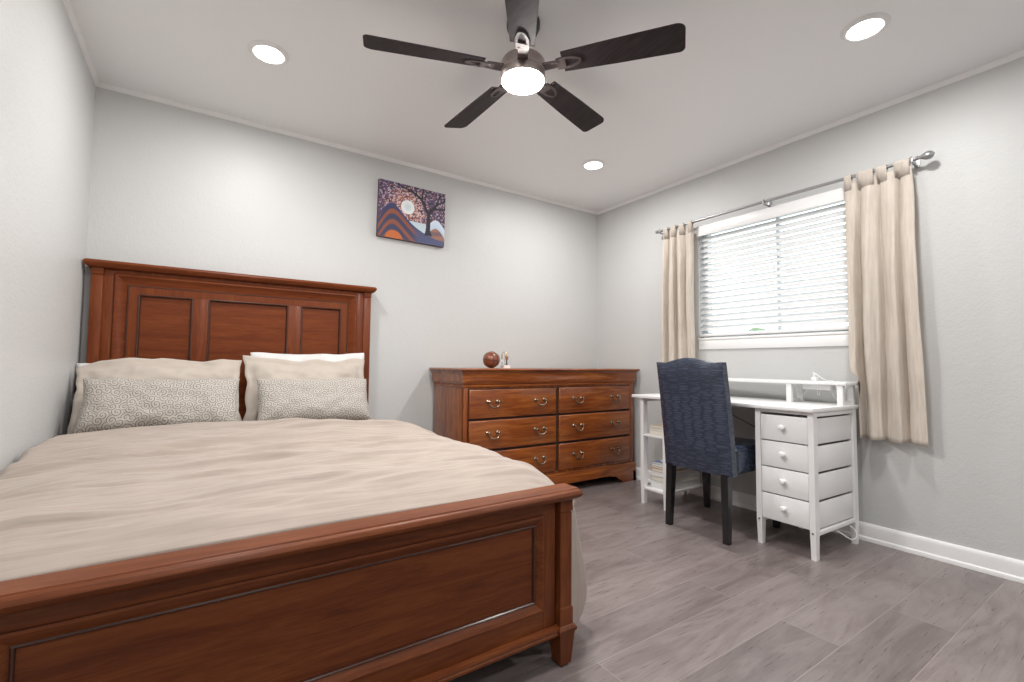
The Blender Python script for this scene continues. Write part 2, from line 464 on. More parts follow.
# outside: lawn and hedges
struct(MB().box((XR+T+.05, -14, -.5), (40, 24, -.35)).build('ground', 'grass', origin=(10, 0, -.4)))
def hedge(cx, cy, r, h, label):
    m = MB(); m.ball((cx, cy, h/2-.4), 1.0, (r, r*1.3, h/2), 4)
    for v in m.bm.verts:
        d = Vector(v.co-Vector((cx, cy, h/2-.4))).normalized()
        v.co += d*(.18*N(v.co.x*2.1, v.co.y*2.1, v.co.z*2.1)+.10*N(v.co.x*6, v.co.y*6, v.co.z*6))
    tag(m.build('garden_shrub', 'leaf', smooth=None), label, 'shrub', 'shrubs outside the window')
hedge(8.6, 4.6, 1.1, 2.05, 'green shrub outside glimpsed through the lower slats right of the window post')
hedge(9.6, 7.9, 1.0, 2.0, 'green shrub outside glimpsed through the lowest slats near the left curtain')

# ------------------------------------------------------------------ recessed lights
labs = ['lit round recessed ceiling light above the bed', 'lit round recessed ceiling light nearest to the window wall and camera',
        'lit round recessed ceiling light above the dresser end near the corner', 'lit round recessed ceiling light over the foot of the bed by the left wall',
        'unseen recessed fill light added nearest the front wall on the left wall side', 'unseen recessed fill light added nearest the front wall on the window side']
for (sx, sy), lb in zip(SPOTS, labs):
    t_ = thing('recessed_light', (sx, sy, H), lb, 'ceiling light', 'recessed ceiling lights')
    MB().lathe([(.064, H-.001), (.064, H-.010), (.070, H-.013), (.082, H-.008), (.088, H-.0005)], (sx, sy, 0), n=40).build('trim_ring', 'trim', t_)
    MB().lathe([(.0, H-.0135), (.045, H-.013), (.064, H-.011)], (sx, sy, 0), n=40).build('lens', 'lamplens', t_)

# ------------------------------------------------------------------ ceiling fan
fcx, fcy = FANC; ZB = 2.225
TILT = Matrix.Rotation(math.radians(2.8), 4, Vector((math.cos(YAW), -math.sin(YAW), 0)))   # the blades hang a touch low on the door side
fan = thing('ceiling_fan', (fcx, fcy, H), 'five-blade dark ceiling fan with lit round glass lamp', 'ceiling fan')
MB().lathe([(.072, H-.001), (.072, H-.024), (.06, H-.05), (.022, H-.062), (.018, H-.064)], (fcx, fcy, 0)).build('canopy', 'black_metal', fan)
MB().lathe([(.013, H-.06), (.013, ZB+.05)], (fcx, fcy, 0), n=16).build('downrod', 'black_metal', fan)
MB().lathe([(.014, ZB+.075), (.03, ZB+.072), (.055, ZB+.05), (.088, ZB+.040), (.094, ZB+.03), (.094, ZB-.008), (.090, ZB-.012)], (fcx, fcy, 0), n=48).build('motor_housing', 'bronze', fan)
MB().lathe([(.086, ZB-.010), (.0945, ZB-.014), (.0955, ZB-.044), (.093, ZB-.048)], (fcx, fcy, 0), n=48).build('lamp_collar', 'bronze', fan)
MB().lathe([(.089, ZB-.045), (.0905, ZB-.049), (.088, ZB-.054), (.074, ZB-.060), (.04, ZB-.065), (.0, ZB-.066)], (fcx, fcy, 0), n=48).build('lamp_shade', 'lampglass', fan)
def blade_mesh(ang):
    pitch = math.radians(-13)
    Rm = Matrix.Translation((fcx, fcy, ZB+.004)) @ TILT @ Matrix.Rotation(ang, 4, 'Z') @ Matrix.Rotation(pitch, 4, 'X')
    r0_, r1_ = .175, .655
    top = []
    n = 14
    ol = [(r0_, -.046), (r0_+.005, -.050)]
    pts = [(r0_+.0, -.047)]
    # outline: straight sides widening, rounded tip corners
    w0, w1 = .050, .066
    side = [(r0_, -w0), (.40, -.060), (r1_-.035, -w1)]
    tip = [(r1_-.035+.035*math.sin(a), -w1+.030-.030*math.cos(a)) for a in [PI/2*k/6 for k in range(1, 7)]]
    tip2 = [(r1_-.022+.022*math.cos(a), w1-.022+.022*math.sin(a)) for a in [PI/2*k/6 for k in range(0, 7)]]
    ol = side+tip+tip2+[(.40, .060), (r0_, w0)]
    m = MB()
    rings = [[Rm @ Vector((x, y, z)) for x, y in ol] for z in (-.003, .003)]
    m.loft(rings); return m, Rm
def bracket_mesh(Rm, ang):
    m = MB()
    # flat arm from the hub then a pointed plate with an open slot under the blade
    R0 = Matrix.Translation((fcx, fcy, ZB)) @ TILT @ Matrix.Rotation(ang, 4, 'Z')
    m.loft([[R0 @ Vector((x, y, z)) for y, z in ((-w_, -.006), (w_, -.006), (w_, .004), (-w_, .004))] for x, w_ in ((.085, .022), (.125, .020), (.160, .018))])
    m.loft([[Rm @ Vector((x, y, z)) for y, z in ((-w_, -.010), (w_, -.010), (w_, -.0032), (-w_, -.0032))] for x, w_ in ((.150, .026), (.180, .030), (.188, .030))])
    for s_ in (-1, 1):
        m.loft([[Rm @ Vector((x, s_*yc+dy, z)) for dy, z in ((-.006, -.009), (.006, -.009), (.006, -.0032), (-.006, -.0032))] for x, yc in ((.186, .024), (.215, .022), (.240, .013), (.252, .004))])
    return m
PH0 = math.radians(162.2)
for k in range(5):
    a = PH0 - k*2*PI/5
    m, Rm = blade_mesh(a)
    m.build('blade', 'blade', fan)
    bracket_mesh(Rm, a).build('blade_bracket', 'iron', fan)

# ------------------------------------------------------------------ painting
def painting():
    W_, H_ = .512, .408; nx, ny = 200, 160
    rnd = random.Random(3)
    m = MB(); V = []
    def hill(u): return .44*math.exp(-((u-.17)/.21)**2) + .15 + .14*math.exp(-((u-.42)/.2)**2) + .05*math.exp(-((u-.65)/.2)**2) - .06*u
    def smooth(a, b, x):
        t = min(1, max(0, (x-a)/(b-a))); return t*t*(3-2*t)
    def mixc(a, b, t): return tuple(x*(1-t)+y*t for x, y in zip(a, b))
    segs = []
    def br(x, y, a, l, w_, d):
        x2, y2 = x+l*math.cos(a), y+l*math.sin(a); segs.append((x, y, x2, y2, w_, w_*.7))
        if d <= 0: return
        for da in (-.42, .38): br(x2, y2, a+da+rnd.uniform(-.2, .2), l*.72, w_*.62, d-1)
    segs += [(.735, .20, .742, .58, .046, .030), (.70, .17, .735, .30, .02, .03), (.78, .17, .735, .30, .02, .03)]
    br(.735, .55, 2.0, .26, .030, 3); br(.745, .56, 1.05, .22, .030, 3); br(.77, .66, .2, .20, .022, 2); br(.68, .72, 2.3, .20, .022, 3)
    def col(u, v):
        asp = W_/H_; mu, mv = .42, .60
        d = math.hypot((u-mu)*asp, v-mv)
        cell = (math.floor(u*58), math.floor(v*46+.5*(math.floor(u*58) % 2)))
        r_ = random.Random(cell[0]*977+cell[1]*131)
        q = r_.random()
        pal_far = [(.03, .02, .05), (.16, .11, .20), (.42, .35, .44), (.20, .08, .09), (.07, .055, .13)]
        pal_near = [(.50, .24, .19), (.66, .45, .42), (.30, .11, .09), (.62, .54, .56), (.12, .05, .06)]
        t = smooth(.5, .12, d)
        pal = pal_near if r_.random() < t else pal_far
        c = pal[int(q*len(pal)) % len(pal)]
        if d < .125: c = mixc((.62, .70, .74), (.80, .83, .84), smooth(.02, .1, d))
        # pale far hill on the right
        far = .40*math.exp(-((u-.86)/.2)**2)+.05
        if v < far+.02 and u > .5:
            c = mixc((.62, .72, .84), (.45, .55, .68), smooth(far, far-.2, v))
            if v < far-.14: c = mixc((.34, .16, .11), (.16, .10, .12), .5+.5*math.sin(40*(v-.2*u)))
        if v < .36 and .40 < u < .72 and v > hill(u): c = (.55, .66, .72)
        hh = hill(u)
        if v < hh:
            dep = hh-v
            s_ = math.sin(dep*34+2.5*math.sin(u*5)+u*6)
            c = mixc((.04, .04, .10), (.26, .075, .04), smooth(-.25, .5, s_)) if dep > .05 else (.035, .045, .15)
            if u > .45: c = mixc(c, (.07, .08, .18), smooth(.45, .62, u))
        if math.hypot((u-.23)*asp, v+.02) < .16: c = (.52, .13, .025)
        for x1, y1, x2, y2, w1, w2 in segs:
            dx, dy = x2-x1, y2-y1; L = dx*dx+dy*dy
            tt = min(1, max(0, ((u-x1)*dx+(v-y1)*dy)/L))
            if math.hypot((u-x1-tt*dx)*asp, v-y1-tt*dy) < w1+(w2-w1)*tt: c = (.020, .018, .03)
        return c
    # canvas box with painted front
    yf, yb = YB-.030, YB-.002
    x0, z0 = -W_/2, -H_/2
    V = [[m.bm.verts.new((x0+W_*i/nx, yf, z0+H_*j/ny)) for j in range(ny+1)] for i in range(nx+1)]
    lay = m.bm.loops.layers.color.new('paint')
    for i in range(nx):
        for j in range(ny):
            f = m.bm.faces.new((V[i][j], V[i+1][j], V[i+1][j+1], V[i][j+1]))
            c = col((i+.5)/nx, (j+.5)/ny)
            c = tuple(max(0, a)**(1/2.2) for a in c)   # byte colour layers hold sRGB
            for lp in f.loops: lp[lay] = (*c, 1)
    B4 = [m.bm.verts.new(p) for p in ((x0, yb, z0), (x0+W_, yb, z0), (x0+W_, yb, z0+H_), (x0, yb, z0+H_))]
    def side(edge, a, b):
        f = m.bm.faces.new([*edge, b, a])
        for lp in f.loops: lp[lay] = (.30, .22, .26, 1)
    side([V[i][0] for i in range(nx+1)], B4[0], B4[1]); side([V[nx][j] for j in range(ny+1)], B4[1], B4[2])
    side([V[i][ny] for i in range(nx, -1, -1)], B4[2], B4[3]); side([V[0][j] for j in range(ny, -1, -1)], B4[3], B4[0])
    m.bm.faces.new(list(reversed(B4)))
    R = Matrix.Rotation(math.radians(.9), 4, 'Y')
    for v in m.bm.verts: v.co = R @ v.co + Vector((1.246, 0, 2.056))
    mm = mat('painted_canvas', (.5, .5, .5), .55); t = NT(mm)
    at = t.n('ShaderNodeVertexColor'); at.layer_name = 'paint'; t.l(at.outputs['Color'], t.b.inputs['Base Color'])
    o = m.build('canvas_painting', mm, smooth=None)
    tag(o, 'small unframed canvas of a bare tree, pale moon and orange hills on the wall', 'painting')
painting()

# ------------------------------------------------------------------ bed
bed = thing('bed', (.27, 2.15, 0), 'cherry wood panel bed with tall headboard and low footboard', 'bed')
cx = .228
Yp = 3.128                       # headboard post front
yb_ = YB-.022
hb = MB()
hb.box((cx-.665, Yp+.036, .25), (cx+.665, yb_-.005, 1.446), .002)
for x0, x1 in ((cx-.665, cx-.618), (cx+.618, cx+.665)): hb.box((x0, Yp+.010, .25), (x1, Yp+.0365, 1.446), .001)
hb.box((cx-.62, Yp+.010, 1.414), (cx+.62, Yp+.0365, 1.446), .001)
hb = hb.build('headboard', 'hbz', bed)
for s_ in (-1, 1):
    m = MB(); a, b = cx+s_*.664, cx+s_*.712
    m.box((a, Yp, 0), (b, yb_, 1.402), .004); m.box((a-.001*s_, Yp-.002, 1.405), (b+.002*s_, yb_, 1.447), .003); m.box((a+.002*s_, Yp+.003, 1.398), (b-.002*s_, yb_-.004, 1.409))
    m.build('headboard_post', 'hbz', hb)
m = MB()
prof = [(-.014, 1.440), (-.020, 1.446), (-.026, 1.454), (-.030, 1.463), (-.026, 1.472), (-.018, 1.477), (.0, 1.479)]
m.rects([(cx-.712+o, cx+.712-o, Yp+o, yb_, z) for o, z in prof])
m.build('crown_rail', 'hbx', hb)
# sloped moulding frame: outer corner stands proud, falls inward
mo0, mo1 = .612, .560
m = MB().frame(cx-.622, cx+.622, .45, 1.418, [(0, Yp+.014), (.0, Yp+.006), (.005, Yp+.001), (.012, Yp+.0), (.018, Yp+.004), (.046, Yp+.020), (.058, Yp+.022), (.058, Yp+.036), (0, Yp+.036)])
m.build('outer_moulding', 'hbx', hb)
MB().frame(cx-.5665, cx+.5665, .495, 1.3625, [(0, Yp+.030), (0, Yp+.018), (.002, Yp+.0145), (.005, Yp+.0145), (.007, Yp+.018), (.007, Yp+.030)]).build('dark_bead', 'bead', hb)
m = MB().frame(cx-.561, cx+.561, .5, 1.357, [(0, Yp+.017), (.041, Yp+.017), (.041, Yp+.036), (0, Yp+.036)])
m.box((cx-.281, Yp+.017, .5), (cx-.206, Yp+.036, 1.318), .001); m.box((cx+.206, Yp+.017, .5), (cx+.281, Yp+.036, 1.318), .001)
m.build('inner_frame', 'hbz', hb)
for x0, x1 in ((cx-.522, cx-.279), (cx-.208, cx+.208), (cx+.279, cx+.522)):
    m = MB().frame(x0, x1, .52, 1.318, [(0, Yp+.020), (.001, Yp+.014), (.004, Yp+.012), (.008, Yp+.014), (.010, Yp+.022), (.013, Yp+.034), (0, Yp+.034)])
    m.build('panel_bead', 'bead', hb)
    MB().box((x0+.006, Yp+.0295, .53), (x1-.006, Yp+.0365, 1.312)).build('headboard_panel', 'hbx', hb)
# in front of backing: cut is hidden, backing sits behind panels
# footboard
fc = .313; Yf = 1.169
fb = MB().box((fc-.66, Yf+.026, .135), (fc+.66, Yf+.040, .530)).build('footboard', 'fbx', bed)
MB().box((fc-.604, Yf+.0235, .222), (fc+.604, Yf+.028, .458)).build('footboard_panel', 'fbx', fb)
for s_ in (-1, 1):
    xo, xi = fc+s_*.711, fc+s_*.664
    m = MB(); x0, x1 = min(xo, xi), max(xo, xi)
    m.rects([(x0, x1, Yf, Yf+.046, .186), (x0, x1, Yf, Yf+.046, .482), (x0+.002, x1-.002, Yf+.002, Yf+.044, .484), (x0+.002, x1-.002, Yf+.002, Yf+.044, .487), (x0-.002, x1+.002, Yf-.003, Yf+.047, .489), (x0-.002, x1+.002, Yf-.003, Yf+.047, .530)])
    m.rects([(x0-.003, x1+.003, Yf-.004, Yf+.049, .128), (x0-.003, x1+.003, Yf-.004, Yf+.049, .180), (x0, x1, Yf, Yf+.046, .186)])
    m.build('footboard_post', 'fbz', fb)
    m = MB(); m.rects([(x0-.010, x1+.010, Yf-.012, Yf+.056, .110), (x0-.012, x1+.012, Yf-.014, Yf+.058, .113), (x0-.012, x1+.012, Yf-.014, Yf+.058, .121), (x0-.007, x1+.007, Yf-.009, Yf+.053, .128), (x0-.003, x1+.003, Yf-.004, Yf+.049, .131)])
    m.rects([(x0+.006, x1-.004, Yf+.002, Yf+.044, .006), (x0+.004, x1-.002, Yf, Yf+.046, .008), (x0-.006, x1+.006, Yf-.008, Yf+.052, .098), (x0-.008, x1+.008, Yf-.010, Yf+.054, .111)])
    m.build('foot', 'fbz', fb)
    MB().rects([(x0+.010, x1-.008, Yf+.006, Yf+.04, 0), (x0+.010, x1-.008, Yf+.006, Yf+.04, .007)]).build('foot_pad', 'black_wood', fb)
for s_ in (-1, 1): MB().box((fc+s_*.602, Yf+.012, .135), (fc+s_*.652, Yf+.034, .530), .002).build('footboard_stile', 'fbz', fb)
for z0, z1 in ((.484, .530), (.130, .192)): MB().box((fc-.604, Yf+.012, z0), (fc+.604, Yf+.032, z1), .001).build('footboard_rail', 'fbx', fb)
MB().frame(fc-.604, fc+.604, .190, .486, [(0, Yf+.014), (.0, Yf+.008), (.006, Yf+.006), (.012, Yf+.009), (.026, Yf+.020), (.029, Yf+.020), (.029, Yf+.028), (0, Yf+.028)]).build('footboard_moulding', 'fbx', fb)
MB().frame(fc-.576, fc+.576, .218, .458, [(0, Yf+.028), (0, Yf+.018), (.003, Yf+.0155), (.006, Yf+.018), (.008, Yf+.028)]).build('dark_bead', 'bead', fb)
MB().frame(fc-.6045, fc+.6045, .1895, .4865, [(0, Yf+.014), (.0, Yf+.0095), (.001, Yf+.0085), (.003, Yf+.0085), (.004, Yf+.014)]).build('dark_bead', 'bead', fb)
m = MB(); m.loft([[(x, Yf+d, z) for d, z in ((-.004, .108), (-.004, .114), (.0, .118), (-.004, .122), (-.002, .130), (.012, .134), (.03, .134), (.03, .102), (.002, .102))] for x in (fc-.66, fc+.66)])
m.build('footboard_trim', 'fbx', fb)
prof = [(.010, .524), (-.014, .527), (-.026, .533), (-.033, .540), (-.036, .547), (-.033, .555), (-.026, .560), (-.022, .5605), (-.020, .5635), (-.006, .565)]
m = MB(); m.rects([(fc-.711+o*.45, fc+.711-o*.45, Yf+o, Yf+.046, z) for o, z in prof])
m.build('cap_rail', 'fbx', fb)
# side rails
for s_, xa, xb in ((-1, cx-.69, fc-.70), (1, cx+.69, fc+.70)):
    m = MB(); w_ = .024
    m.loft([[(x-w_/2, y, .25), (x+w_/2, y, .25), (x+w_/2, y, .42), (x-w_/2, y, .42)] for x, y in ((xb, Yf+.046), (xa, Yp+.002))])
    m.build('side_rail', 'fby', bed)

# ------------------------------------------------------------------ mattress and bedding
MX0, MX1 = -.43, .97
m = MB().box((-.44, Yf+.11, .20), (.880, Yp-.010, .44), .02, 3).box((-.46, Yf+.17, .428), (.890, Yp-.008, .578), .05, 4)
for v in m.bm.verts: v.co.x += .078*max(0, 1-(v.co.y-Yf)/(Yp-Yf))
tag(m.build('mattress', 'white_cotton'), 'white sheeted mattress on the cherry bed under the beige duvet', 'mattress')

CREASES = [(-.5, .15, 1.95, .10, .014, .05), (-.3, .45, 1.78, -.04, .010, .04), (.0, .75, 1.98, .05, .010, .05), (.25, 1.02, 2.30, .03, .014, .06), (-.1, .5, 1.60, .06, .009, .04),
           (.3, .9, 1.66, -.05, .009, .035), (-.48, -.05, 1.62, .05, .008, .04), (.45, 1.0, 1.84, .07, .010, .04), (-.2, .6, 2.46, -.02, .010, .05), (.05, .40, 1.42, .03, .007, .03), (.55, .98, 1.48, .02, .010, .03), (-.42, .0, 1.40, -.03, .007, .03)]
def duvet():
    m = MB()
    y0, y1 = Yf+.062, 2.815
    # cross-section control (arc) from left wall side to the right hem
    sec = [(-.503, .40), (-.506, .50), (-.503, .585), (-.488, .618), (-.44, .628), (-.2, .634), (.2, .636), (.6, .632), (.85, .624), (.97, .606), (1.05, .572), (1.098, .515), (1.122, .44), (1.142, .36), (1.165, .28), (1.184, .20), (1.187, .13), (1.166, .075), (1.120, .05)]
    L = [0]
    for a, b in zip(sec, sec[1:]): L.append(L[-1]+math.hypot(b[0]-a[0], b[1]-a[1]))
    def S(t):
        d = t*L[-1]
        for i in range(len(L)-1):
            if d <= L[i+1] or i == len(L)-2:
                k = (d-L[i])/(L[i+1]-L[i]); a, b = sec[i], sec[i+1]
                p0, p3 = sec[max(0, i-1)], sec[min(len(sec)-1, i+2)]
                out = []
                for q in range(2):
                    m0 = (b[q]-p0[q])/2; m1 = (p3[q]-a[q])/2
                    if i == 0: m0 = b[q]-a[q]
                    if i == len(L)-2: m1 = b[q]-a[q]
                    k2, k3 = k*k, k*k*k
                    out.append((2*k3-3*k2+1)*a[q]+(k3-2*k2+k)*m0+(-2*k3+3*k2)*b[q]+(k3-k2)*m1)
                return out
    def f(u, v):
        x, z = S(u)
        vv = v
        y = y0+(y1-y0)*max(0, (vv-.06)/.94)
        side = min(1, max(0, (x-1.0)/.1)) if z < .57 and x > .9 else 0
        # foot end: rounded and tucked down behind the footboard
        top = max(0, min(1, (z-.45)/.12))
        d = y-y0
        if vv < .06: d = 0; drop_t = (.06-vv)/.06
        else: drop_t = 0
        rnd = .05
        if z > .5:
            e = max(0, 1-d/.24)
            z -= .066*e**2.0*top
            z -= .13*drop_t*top*(1-.75*max(0, min(1, (x-.85)/.1), min(1, (-.28-x)/.06)))
            y += .006*drop_t*0
        hang = 1-top
        # left edge slopes up with the wall, tops are puffy toward the pillows
        z += .014*top*(v-.5)
        if x < -.3: z -= .028*top*(1-v)*min(1, (-.3-x)/.2)
        # skew: the bed's foot lies a little to the right of its head
        xx = x + (.030*(1-v) - .028*v)*max(0, min(1, (x-.3)/.6))
        if x > .6: xx -= .045*top*min(1, (x-.6)/.3)*max(0, 1-d/.22)
        # wrinkles: long ones across the bed
        wv = 1 - .6*hang
        edge = min(1, max(0, d/.10))
        z += top*edge*(.016*N(x*1.3+4, y*7.0, .3) + .014*N(x*2.2, y*15+x*2.5, 1.7) + .009*N(x*4, y*34-x*3, 2.2) + .004*N(x*9, y*60, 5))
        # fold step near the pillows
        yl = 2.08 + .05*min(0, x+.3)*3 + .02*math.sin(x*5) + .05*max(0, x-.45)
        z += top*.030*(1/(1+math.exp(-(y-yl)/.007)))*max(0, min(1, (1.0-x)/.5))
        yl2 = 2.40+.03*math.sin(x*4+1)
        z += top*.008*(math.exp(-((y-yl2)/.03)**2))*max(0, min(1, (x+.1)/.5))
        z -= .035*top*max(0, min(1, (y-2.60)/.06))
        for cx0, cx1, cy, sl, am, wd in CREASES:
            if cx0 < x < cx1:
                dy = y-(cy+sl*(x-cx0)+.012*N(x*4, cy*9, 1)); q = (x-cx0)/(cx1-cx0); q = 4*q*(1-q)
                z += top*am*1.7*q**.6*(math.exp(-dy/wd) if dy > 0 else math.exp(dy/.007)*1.3-.3*math.exp(dy/.05))
        # hanging side: vertical folds
        if hang > 0 and x > .9:
            xx += hang*min(1, d/.12)*(.018*N(y*5.5, .2, 7)+.010*math.sin(y*19+1.3*N(y*3, 0, 2)))
            z += hang*.012*N(y*6, 3, 1)
            xx -= (xx-1.062)*hang*max(0, 1-d/.07)**2
            # bottom hem leaves the post free
        if xx < XL+.008: xx = XL+.008
        return Vector((xx, y, z))
    V = m.grid(f, 230, 300)
    o = m.build('duvet', 'duvet', smooth=180)
    so = o.modifiers.new('thickness', 'SOLIDIFY'); so.thickness = .012; so.offset = -1
    tag(o, 'wrinkled beige cotton duvet spread over the bed and hanging at its side', 'duvet')
duvet()

def pillow(name, label, matname, w, h, th, pos, lean, yaw=0, roll=0, flange=0, wr=1.0, seed=0, group=None, sag=0, slump=None, sq=2.6):
    """A stuffed cushion: local x across, z up, y thickness; stands on its lower edge at pos and leans back."""
    m = MB(); nu, nv = 44, 32
    uvl = m.bm.loops.layers.uv.new('UVMap')
    def half(sgn):
        V = {}
        for i in range(nu+1):
            for j in range(nv+1):
                a, b = -1+2*i/nu, -1+2*j/nv
                fi = 1-flange*2/w; fj = 1-flange*2/h
                aa, bb = min(1, abs(a)/fi), min(1, abs(b)/fj)
                prof = ((1-aa**sq)*(1-bb**sq))
                t = th/2*max(0, prof)**.42
                pin = 1-.035*(1-abs(a)**2)*0
                # corners a bit pointed, sides slightly drawn in
                x = a*w/2*(1-.045*(1-b*b)*0-.03*(1-abs(b)**3)*abs(a)**3*0)
                x = a*w/2*(1-.035*(1-b*b)); z = b*h/2*(1-.05*(1-a*a)*(1 if b > 0 else .4))
                ed = max(0, prof)**.5
                x += .006*wr*N(z*14+seed, a*2, seed); z += .007*wr*N(x*9+seed, b*2, seed+3)
                n_ = wr*(.010*N(x*6+seed, z*8, seed)+.006*N(x*14+seed, z*20, seed+1)+.004*N(x*30, z*34, seed+2))
                rim = max(abs(a), abs(b))
                y = sgn*(t+.0025) + n_*(.5+.5*ed) + .006*wr*N(x*7, z*9+seed, 5)*(1-ed)
                if slump: z += slump(a, b); 
                z -= sag*(1-a*a)*max(0, b)
                V[i, j] = (x, y, z)
        return V
    Rm = Matrix.Translation(pos) @ Matrix.Rotation(yaw, 4, 'Z') @ Matrix.Rotation(-lean, 4, 'X') @ Matrix.Rotation(roll, 4, 'Y')
    F_, B_ = half(-1), half(1)
    vf = {k: m.bm.verts.new(Rm @ (Vector(p)+Vector((0, 0, h/2)))) for k, p in F_.items()}
    vb = {k: (m.bm.verts.new(Rm @ (Vector(p)+Vector((0, 0, h/2))))) for k, p in B_.items()}
    def face(vs, ks):
        f = m.bm.faces.new(vs)
        for lp, (i, j) in zip(f.loops, ks): lp[uvl].uv = (i/nu*w, j/nv*h)
    for i in range(nu):
        for j in range(nv):
            ks = [(i, j), (i+1, j), (i+1, j+1), (i, j+1)]
            face([vf[k] for k in ks], ks); face([vb[k] for k in reversed(ks)], list(reversed(ks)))
    rim = [(i, 0) for i in range(nu)]+[(nu, j) for j in range(nv)]+[(i, nv) for i in range(nu, 0, -1)]+[(0, j) for j in range(nv, 0, -1)]
    for k, k2 in zip(rim, rim[1:]+rim[:1]): face([vf[k], vb[k], vb[k2], vf[k2]], [k, k, k2, k2])
    o = m.build(name, matname, smooth=180)
    tag(o, label, 'pillow', group); return o
ZP = .628
pillow('bed_pillow', 'plain white pillow tucked behind the beige pillow by the left wall', 'white_cotton', .69, .345, .09, (-.168, 3.004, ZP-.008), .30, flange=.01, seed=11, group='pillows on the bed', slump=lambda a, b: -.03*max(0, a)*max(0, b))
pillow('bed_pillow', 'plain white pillow standing behind the beige pillow on the dresser side', 'white_cotton', .66, .415, .07, (.572, 3.006, ZP-.006), .255, flange=.01, seed=12, roll=math.radians(-1), group='pillows on the bed')
pillow('bed_pillow', 'beige flanged pillow by the left wall behind a patterned cushion', 'sham', .68, .385, .13, (-.156, 2.842, ZP-.004), .42, flange=.045, seed=1, wr=2.6, group='pillows on the bed', slump=lambda a, b: -.05*max(0, -a)**3*max(0, b)+.015*math.exp(-((a+.1)/.4)**2)*max(0, b))
pillow('bed_pillow', 'beige flanged pillow on the dresser side behind a patterned cushion', 'sham', .67, .39, .13, (.529, 2.844, ZP-.004), .40, flange=.04, seed=2, wr=2.4, group='pillows on the bed', slump=lambda a, b: .02*max(0, -a)**3*max(0, b))
pillow('lumbar_cushion', 'long scroll-patterned cushion on the bed nearer the left wall', 'scroll', .61, .265, .12, (-.140, 2.682, ZP+.016), .50, flange=.004, seed=3, wr=1.1, group='patterned cushions on the bed', sq=3.2, roll=math.radians(1.0))
pillow('lumbar_cushion', 'long scroll-patterned cushion on the bed nearer the dresser', 'scroll', .58, .26, .12, (.532, 2.678, ZP+.013), .48, flange=.004, seed=4, wr=1.1, group='patterned cushions on the bed', sq=3.2)

# ------------------------------------------------------------------ dresser
dr = thing('dresser', (2.25, 2.95, 0), 'wide glossy cherry dresser with six drawers below the canvas wall', 'dresser')
DX0, DX1, DY0, DY1 = 1.437, 3.055, 2.708, YB-.026
m = MB().box((DX0, DY0+.008, .075), (DX1, DY1, .905), .003)
m.build('carcass', 'drz', dr)
# face frame strips around the drawers
cols = [(1.474, 2.208), (2.237, 3.000)]; rows = [(.599, .791), (.388, .584), (.178, .371)]
m = MB()
m.box((DX0, DY0, .150), (1.466, DY0+.02, .815), .002); m.box((3.008, DY0, .150), (DX1, DY0+.02, .815), .002)
for z0, z1 in ((.796, .818), (.150, .174)): m.box((1.466, DY0+.003, z0), (3.008, DY0+.02, z1), .001)
m.build('face_frame', 'drz', dr)
MB().box((1.462, DY0+.006, .17), (3.012, DY0+.0085, .80)).build('drawer_gap_shade', 'gap_shade', dr)  # dark sheet behind the drawer fronts stands in for shade in their gaps
def ring3(m, prof):
    m.rects([(DX0-o, DX1+o, DY0-o, DY1, z) for o, z in prof])
m = MB(); ring3(m, [(.0, .806), (.006, .808), (.008, .814), (.004, .818), (.0, .822), (.006, .828), (.013, .838), (.016, .852), (.016, .872), (.018, .890), (.025, .906), (.034, .917)])
m.build('frieze', 'drx', dr)
m = MB(); ring3(m, [(.034, .9175), (.040, .920), (.042, .925), (.040, .931), (.034, .934)])
m.build('dresser_top', 'drx', dr)
# base moulding with bracket feet
m = MB(); ring3(m, [(.012, .070), (.014, .135), (.010, .142), (.012, .148), (.006, .156), (.0, .158)])
m.build('base_moulding', 'drx', dr)
for s_, xe in ((1, DX0-.014), (-1, DX1+.014)):
    poly = [(xe, 0), (xe, .082), (xe+s_*.30, .082), (xe+s_*.285, .064), (xe+s_*.235, .058), (xe+s_*.215, .045), (xe+s_*.16, .012), (xe+s_*.15, 0)]
    m = MB().prism(poly, 'y', DY0-.014, DY0+.014)
    poly = [(DY0-.014, 0), (DY0-.014, .082), (DY0+.24, .082), (DY0+.22, .055), (DY0+.15, .012), (DY0+.14, 0)]
    m.prism(poly, 'x', xe, xe+s_*.028)
    m.build('bracket_foot', 'drx', dr)
    MB().box((xe, DY1-.06, 0), (xe+s_*.05, DY1, .082)).build('rear_foot', 'drx', dr)
def handle(px, pz):
    m = MB(); yd = DY0-.014
    for s_ in (-1, 1):
        m.lathe([(.0145, yd+.001), (.0145, yd-.003), (.010, yd-.006), (.006, yd-.010), (.0055, yd-.019), (.009, yd-.023), (.009, yd-.028), (.004, yd-.032)], (px+s_*.039, 0, pz+.008), 'y', 14)
    pts = []
    for k in range(15):
        a = PI*k/14
        pts.append((px-.040*math.cos(a), yd-.024-.004*math.sin(a), pz+.006-.036*math.sin(a)**.7))
    m.tube(pts, [.0036+.0028*math.sin(PI*k/14) for k in range(15)], 8)
    return m
for ci, (x0, x1) in enumerate(cols):
    for z0, z1 in rows:
        m = MB(); yd = DY0-.014
        m.rects_y = None
        pr = [(0, DY0+.012), (0, yd+.006), (.003, yd+.002), (.009, yd), ]
        m.loft([[(x0+i, y, z0+i), (x1-i, y, z0+i), (x1-i, y, z1-i), (x0+i, y, z1-i)] for i, y in pr])
        d_ = m.build('drawer', 'drx', dr)
        hx = (1.651, 2.051) if ci == 0 else (2.416, 2.819)
        for px in hx: handle(px, (z0+z1)/2+.006).build('handle', 'brass', d_)

